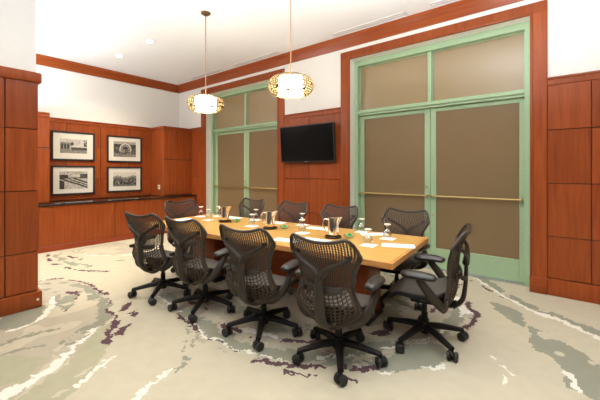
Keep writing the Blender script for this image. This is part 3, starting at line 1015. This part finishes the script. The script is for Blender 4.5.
def make_chair():
    c = thing('task_chair', '', 'office chair')
    # five-star base
    k = MB()
    k.lathe([(0, 0.07), (0.04, 0.07), (0.05, 0.09), (0.05, 0.13), (0.038, 0.165), (0, 0.165)], 20)
    for q in range(5):
        a = q * 2 * math.pi / 5
        ca, sa = math.cos(a), math.sin(a)
        k.tube([(0.02 * ca, 0.02 * sa, 0.125), (0.12 * ca, 0.12 * sa, 0.122), (0.23 * ca, 0.23 * sa, 0.105), (0.325 * ca, 0.325 * sa, 0.09)],
               [0.038, 0.034, 0.028, 0.023], 10, smooth=3, flat=(0.95, 0.8))
    star = k.build('base', M['base'], c)
    star.rotation_euler = (0, 0, R(10))
    for q in range(5):
        a = q * 2 * math.pi / 5 + R(10)
        k = MB()
        k.lathe([(0, 0.05), (0.009, 0.05), (0.009, 0.095), (0, 0.095)], 10)
        k.lathe([(0, -0.013), (0.024, -0.013), (0.031, -0.008), (0.031, 0.008), (0.024, 0.013), (0, 0.013)], 14, (0, 0, 0.040), 'x')
        cs = k.build('caster', M['base'], c)
        cs.location = (0.325 * math.cos(a), 0.325 * math.sin(a), 0)
        cs.rotation_euler = (0, 0, a + 0.7)
        k = MB()
        for s in (-1, 1):
            k.lathe([(0, -0.013), (0.030, -0.013), (0.0365, -0.007), (0.0365, 0.007), (0.030, 0.013), (0, 0.013)], 18, (s * 0.026, 0, 0.037), 'x')
        k.build('wheel', M['blackmat'], cs)
    MB().lathe([(0, 0.12), (0.027, 0.12), (0.027, 0.24), (0.021, 0.245), (0.021, 0.36), (0, 0.36)], 18).build('gas_lift', M['base'], c)
    k = MB()
    k.box(-0.085, 0.085, -0.17, 0.11, 0.335, 0.40, 0.02, 2)
    k.box(-0.16, 0.16, -0.12, 0.06, 0.375, 0.415, 0.015, 2)
    k.tube([(0, -0.08, 0.36), (0, -0.18, 0.345), (0, -0.25, 0.36)], [0.034, 0.036, 0.034], 10, smooth=4, flat=(1.3, 0.8))
    k.build('tilt_mechanism', M['base'], c)
    k = MB()
    k.tube([(0.08, 0.03, 0.375), (0.25, 0.05, 0.375)], 0.006, 8, smooth=1)
    k.lathe([(0, 0), (0.022, 0), (0.026, 0.008), (0.022, 0.022), (0, 0.022)], 14, (0.25, 0.05, 0.375), 'x')
    k.build('tension_knob', M['blackmat'], c)

    # seat
    def seat(u, v):
        s, t = 2 * u - 1, 2 * v - 1
        x = 0.255 * s * math.sqrt(1 - 0.22 * t * t)
        y = 0.045 + 0.235 * t * math.sqrt(1 - 0.30 * s * s)
        z = 0.452 + 0.018 * s * s - 0.012 * (1 - t * t) - (0.055 * ((t - 0.45) / 0.55) ** 2 if t > 0.45 else 0) + (0.02 * ((-0.5 - t) / 0.5) ** 2 if t < -0.5 else 0)
        return Vector((x, y, z))
    st = MB().grid(seat, 18, 18).build('seat', M['seat'], c, smooth=60, solid=0.022)
    k = MB()
    loop = [seat(u, 0) for u in np.linspace(0, 1, 9)[:-1]] + [seat(1, v) for v in np.linspace(0, 1, 9)[:-1]] + [seat(u, 1) for u in np.linspace(1, 0, 9)[:-1]] + [seat(0, v) for v in np.linspace(1, 0, 9)[:-1]]
    k.tube([p + Vector((0, 0, -0.008)) for p in loop], 0.017, 8, True, 2)
    for s in (-1, 1):
        k.tube([(s * 0.10, -0.05, 0.40), (s * 0.18, -0.02, 0.415), (s * 0.245, 0.0, 0.44)], [0.028, 0.022, 0.016], 8, smooth=3)
    k.build('seat_frame', M['base'], c)

    # backrest: perforated shell, rim, lumbar band, yoke
    k = MB()
    vs_ = 0.415

    def hole_up(i, j):
        if i in (0, 27) or j == 29:
            return None
        return (0.56, 0.78) if j > 12 else (0.58, 0.68)

    def hole_low(i, j):
        if i in (0, 14) or j == 0:
            return None
        return (0.78, 0.66) if (i + j) % 2 else (0.68, 0.74)
    k.lattice(lambda u, v: back_pt(u, vs_ + (1 - vs_) * v), 28, 30, hole_up)
    k.lattice(lambda u, v: back_pt(u, vs_ * v), 15, 10, hole_low)
    k.build('backrest', M['shell'], c, smooth=50, solid=0.005)
    k = MB()
    n_ = 14
    loop = [back_pt(q / n_, 0) for q in range(n_)] + [back_pt(1, q / n_) for q in range(n_)] + [back_pt(1 - q / n_, 1) for q in range(n_)] + [back_pt(0, 1 - q / n_) for q in range(n_)]
    k.tube(loop, 0.0125, 8, True, 2)
    k.build('back_rim', M['rimc'], c)

    def lum(u, v):
        p = back_pt(0.14 + 0.72 * u, 0.5)
        z = 0.59 + 0.045 * v + 0.015 * (2 * u - 1) ** 2
        return Vector((p.x, yfun(z) + 0.060 * (0.72 * (2 * u - 1)) ** 2 - 0.022, z))
    MB().grid(lum, 14, 3).build('lumbar_support', M['lumbar'], c, smooth=60, solid=0.012)
    k = MB()
    k.tube([(0, -0.225, 0.335), (0, -0.290, 0.40), (0, -0.312, 0.52), (0, -0.318, 0.64), (0, -0.318, 0.735)], [0.046, 0.045, 0.041, 0.035, 0.032], 12, smooth=5, flat=(1.0, 0.42), up=(0, 1, 0))
    for s in (-1, 1):
        zt = 0.852
        xe = 0.212
        k.tube([(0, -0.316, 0.705), (s * 0.045, -0.322, 0.755), (s * 0.105, -0.322, 0.792), (s * 0.165, -0.312, 0.826), (s * xe, yfun(zt) + 0.018, zt + 0.006)],
               [0.028, 0.023, 0.018, 0.015, 0.015], 10, smooth=5)
        k.lathe([(0, -0.016), (0.019, -0.016), (0.019, 0.016), (0, 0.016)], 12, (s * (xe - 0.004), yfun(zt) + 0.016, zt + 0.006), 'y')
    k.box(-0.155, -0.115, -0.335, -0.285, 0.60, 0.635, 0.012, 2)
    k.build('back_yoke', M['yoke'], c)

    # arms
    for s in (-1, 1):
        k = MB()
        k.tube([(s * 0.10, -0.15, 0.355), (s * 0.20, -0.17, 0.370), (s * 0.275, -0.135, 0.435), (s * 0.302, -0.07, 0.52), (s * 0.302, -0.015, 0.590), (s * 0.298, 0.0, 0.620)],
               [0.028, 0.032, 0.035, 0.034, 0.030, 0.026], 10, smooth=5, flat=(0.75, 1.0))
        arm = k.build('arm', M['yoke'], c)
        k = MB()
        k.tube([(s * 0.292, -0.130, 0.626), (s * 0.294, -0.110, 0.630), (s * 0.296, -0.025, 0.636), (s * 0.290, 0.075, 0.636), (s * 0.280, 0.120, 0.631), (s * 0.278, 0.137, 0.627)],
               [0.018, 0.044, 0.055, 0.054, 0.042, 0.016], 12, smooth=4, flat=(1.0, 0.6))
        k.build('arm_pad', M['pad'], arm)
    return c


# x, y of the hub, facing direction in degrees from +Y (anticlockwise), height trim, label
CH = [
    (-3.66, 2.00, 14, 'mesh office chair at the left end of the near row, beside the table corner'),
    (-2.93, 2.07, 6, 'mesh office chair second from the left in the near row'),
    (-2.10, 2.11, 9, 'mesh office chair third from the left in the near row'),
    (-1.34, 2.17, 6, 'mesh office chair at the right end of the near row, closest to the camera'),
    (-0.90, 2.85, 99, 'mesh office chair seen edge-on at the right end of the table'),
    (-4.38, 2.84, -90, 'mesh office chair facing out from the left end of the table'),
    (-3.97, 3.45, 181, 'mesh office chair on the far side, in front of the far green doors'),
    (-3.10, 3.46, 180, 'mesh office chair on the far side, left of the two below the television'),
    (-2.29, 3.46, 180, 'mesh office chair on the far side, right of the two below the television'),
    (-1.43, 3.55, 180, 'mesh office chair pulled back on the far side before the near green doors'),
]
chair0 = make_chair()
for i, (x, y, a, lab) in enumerate(CH):
    c = chair0 if i == 0 else dup(chair0)
    c.location = (x, y, 0)
    c.rotation_euler = (0, 0, R(a))
    tag(c, lab, 'office chair', 'mesh office chairs round the table')


# ------------------------------------------------------------------ things on the table
def sheet(x, y, ang, w_, d_, label, name='notepad', cat='notepad', group='notepads on the table', h=0.004):
    o = MB().box(-w_ / 2, w_ / 2, -d_ / 2, d_ / 2, 0, h, 0.0008).build(name, M['paper'], smooth=0)
    o.location = (x, y, TZ)
    o.rotation_euler = (0, 0, R(ang))
    return tag(o, label, cat, group)

def make_pitcher():
    t = thing('water_pitcher', '', 'pitcher')
    def md(p, a):
        if p.z > 0.13:
            w_ = max(0.0, math.cos(a)) ** 5
            f_ = ((p.z - 0.13) / 0.08) ** 1.3
            p = Vector((p.x + 0.048 * w_ * f_, p.y, p.z + 0.006 * w_ * f_))
        return p
    MB().lathe([(0, 0.002), (0.056, 0.002), (0.060, 0.008), (0.059, 0.06), (0.056, 0.13), (0.054, 0.17), (0.054, 0.208), (0.051, 0.208), (0.051, 0.17), (0.052, 0.13), (0, 0.125)], 32, mod=md).build('body', M['chrome'], t, smooth=50)
    MB().tube([(-0.052, 0, 0.185), (-0.088, 0, 0.192), (-0.108, 0, 0.165), (-0.104, 0, 0.11), (-0.082, 0, 0.07), (-0.056, 0, 0.06)], 0.0075, 10, smooth=5, flat=(1.5, 0.8)).build('handle', M['chrome'], t)
    MB().lathe([(0, 0.216), (0.02, 0.216), (0.046, 0.208), (0.049, 0.200), (0, 0.200)], 28).build('lid', M['chrome'], t)
    return t

def make_goblet():
    t = thing('goblet', '', 'glass')
    prof = [(0.036, 0.0), (0.043, 0.025), (0.045, 0.045), (0.040, 0.068), (0.024, 0.088), (0.010, 0.100), (0.007, 0.118), (0.011, 0.132), (0.030, 0.142), (0.0, 0.143)]
    MB().lathe(prof + [], 24).build('bowl', M['glass'], t, smooth=60)
    MB().lathe([(0, 0.1435), (0.033, 0.1435), (0.035, 0.146), (0.035, 0.150), (0.031, 0.152), (0, 0.152)], 24).build('paper_cap', M['cream'], t)
    return t

def make_bowl():
    t = thing('candy_dish', '', 'dish')
    MB().lathe([(0, 0.0), (0.030, 0.0), (0.046, 0.010), (0.056, 0.032), (0.054, 0.032), (0.044, 0.013), (0.028, 0.004), (0, 0.004)], 24).build('dish', M['glass'], t, smooth=60)
    return t

rim = [('far', 'nearest the left end of the table'), ('mid', 'in the middle of the table'), ('near', 'nearest the right end of the table')]
pit0, dish0 = make_pitcher(), make_bowl()
tray0 = MB().lathe([(0, 0), (0.080, 0), (0.088, 0.004), (0.090, 0.020), (0.085, 0.020), (0.082, 0.007), (0, 0.007)], 32).build('pitcher_tray', M['tray'])
mint0 = None
for i, ((x, y), (cx_, cy_)) in enumerate(zip([(-3.645, 2.90), (-2.774, 2.90), (-1.879, 2.93)], [(-3.50, 2.985), (-2.63, 3.00), (-1.735, 3.02)])):
    tr_ = tray0 if i == 0 else dup(tray0)
    tr_.location = (x, y, TZ)
    tag(tr_, 'dark round tray under the pitcher %s' % rim[i][1], 'tray', 'pitcher trays')
    p = pit0 if i == 0 else dup(pit0)
    p.location = (x, y, TZ + 0.007)
    p.rotation_euler = (0, 0, R(38.5 - 12))
    tag(p, 'polished steel water pitcher %s' % rim[i][1], 'pitcher', 'steel water pitchers')
    d = dish0 if i == 0 else dup(dish0)
    d.location = (cx_, cy_, TZ)
    tag(d, 'small glass dish of green mints beside the pitcher %s' % rim[i][1], 'dish', 'candy dishes')
    rr = random.Random(i + 2)
    for q in range(6):
        if mint0 is None:
            m = mint0 = MB().lathe([(0, -0.011), (0.012, -0.010), (0.0175, 0), (0.012, 0.010), (0, 0.011)], 12).build('wrapped_mint', M['mint'])
        else:
            m = mint0.copy()
            COL.objects.link(m)
        a = q * 1.2566
        rad = 0.026 if q < 5 else 0.0
        m.location = (cx_ + rad * math.cos(a), cy_ + rad * math.sin(a), TZ + (0.022 if q < 5 else 0.040))
        m.rotation_euler = (rr.uniform(-.4, .4), rr.uniform(-.4, .4), rr.uniform(0, 3))
        tag(m, 'green wrapped mint in the dish %s' % rim[i][1], 'candy', 'green mints in the dish %s' % rim[i][1])

GOB = [((-4.38, 3.02), 'at the left end place of the table'), ((-3.96, 2.86), 'between the left end and the leftmost pitcher'),
       ((-4.22, 3.22), 'just behind the leftmost pitcher'), ((-3.44, 3.30), 'left of the middle pitcher on the far side'),
       ((-3.10, 2.90), 'left of the middle pitcher on the near side'), ((-2.64, 3.37), 'right of the middle pitcher on the far side'),
       ((-2.30, 2.93), 'left of the rightmost pitcher on the near side'), ((-1.80, 3.42), 'right of the rightmost pitcher on the far side'),
       ((-1.41, 3.25), 'nearest the right end of the table'), ((-1.43, 2.85), 'nearest the right front corner of the table')]
gob0 = make_goblet()
for i, ((x, y), lab) in enumerate(GOB):
    g = gob0 if i == 0 else dup(gob0)
    g.location = (x, y, TZ + 0.0022)
    tag(g, 'upturned clear goblet %s' % lab, 'glass', 'upturned goblets')
    sheet(x + 0.01, y - 0.01, 4.3, 0.14, 0.14, 'white square paper mat under the goblet %s' % lab, 'paper_mat', 'paper mat', 'paper mats under goblets', 0.002)

PADS = [((-1.19, 2.99), 24, 'white notepad at the right end of the table'),
        ((-1.62, 3.37), 40, 'white notepad before the chair pulled back by the near doors'),
        ((-2.32, 3.28), 10, 'white notepad behind the rightmost pitcher'),
        ((-3.05, 3.28), 4, 'white notepad behind the middle pitcher'),
        ((-3.86, 3.22), 4, 'white notepad behind the leftmost pitcher'),
        ((-4.28, 2.62), 94, 'white notepad at the left end of the table'),
        ((-2.17, 2.52), 12, 'white notepad before the third chair of the near row'),
        ((-1.95, 2.70), 4, 'white notepad before the chair closest to the camera')]
for (x, y), a, lab in PADS:
    sheet(x, y, a, 0.30, 0.15, lab)
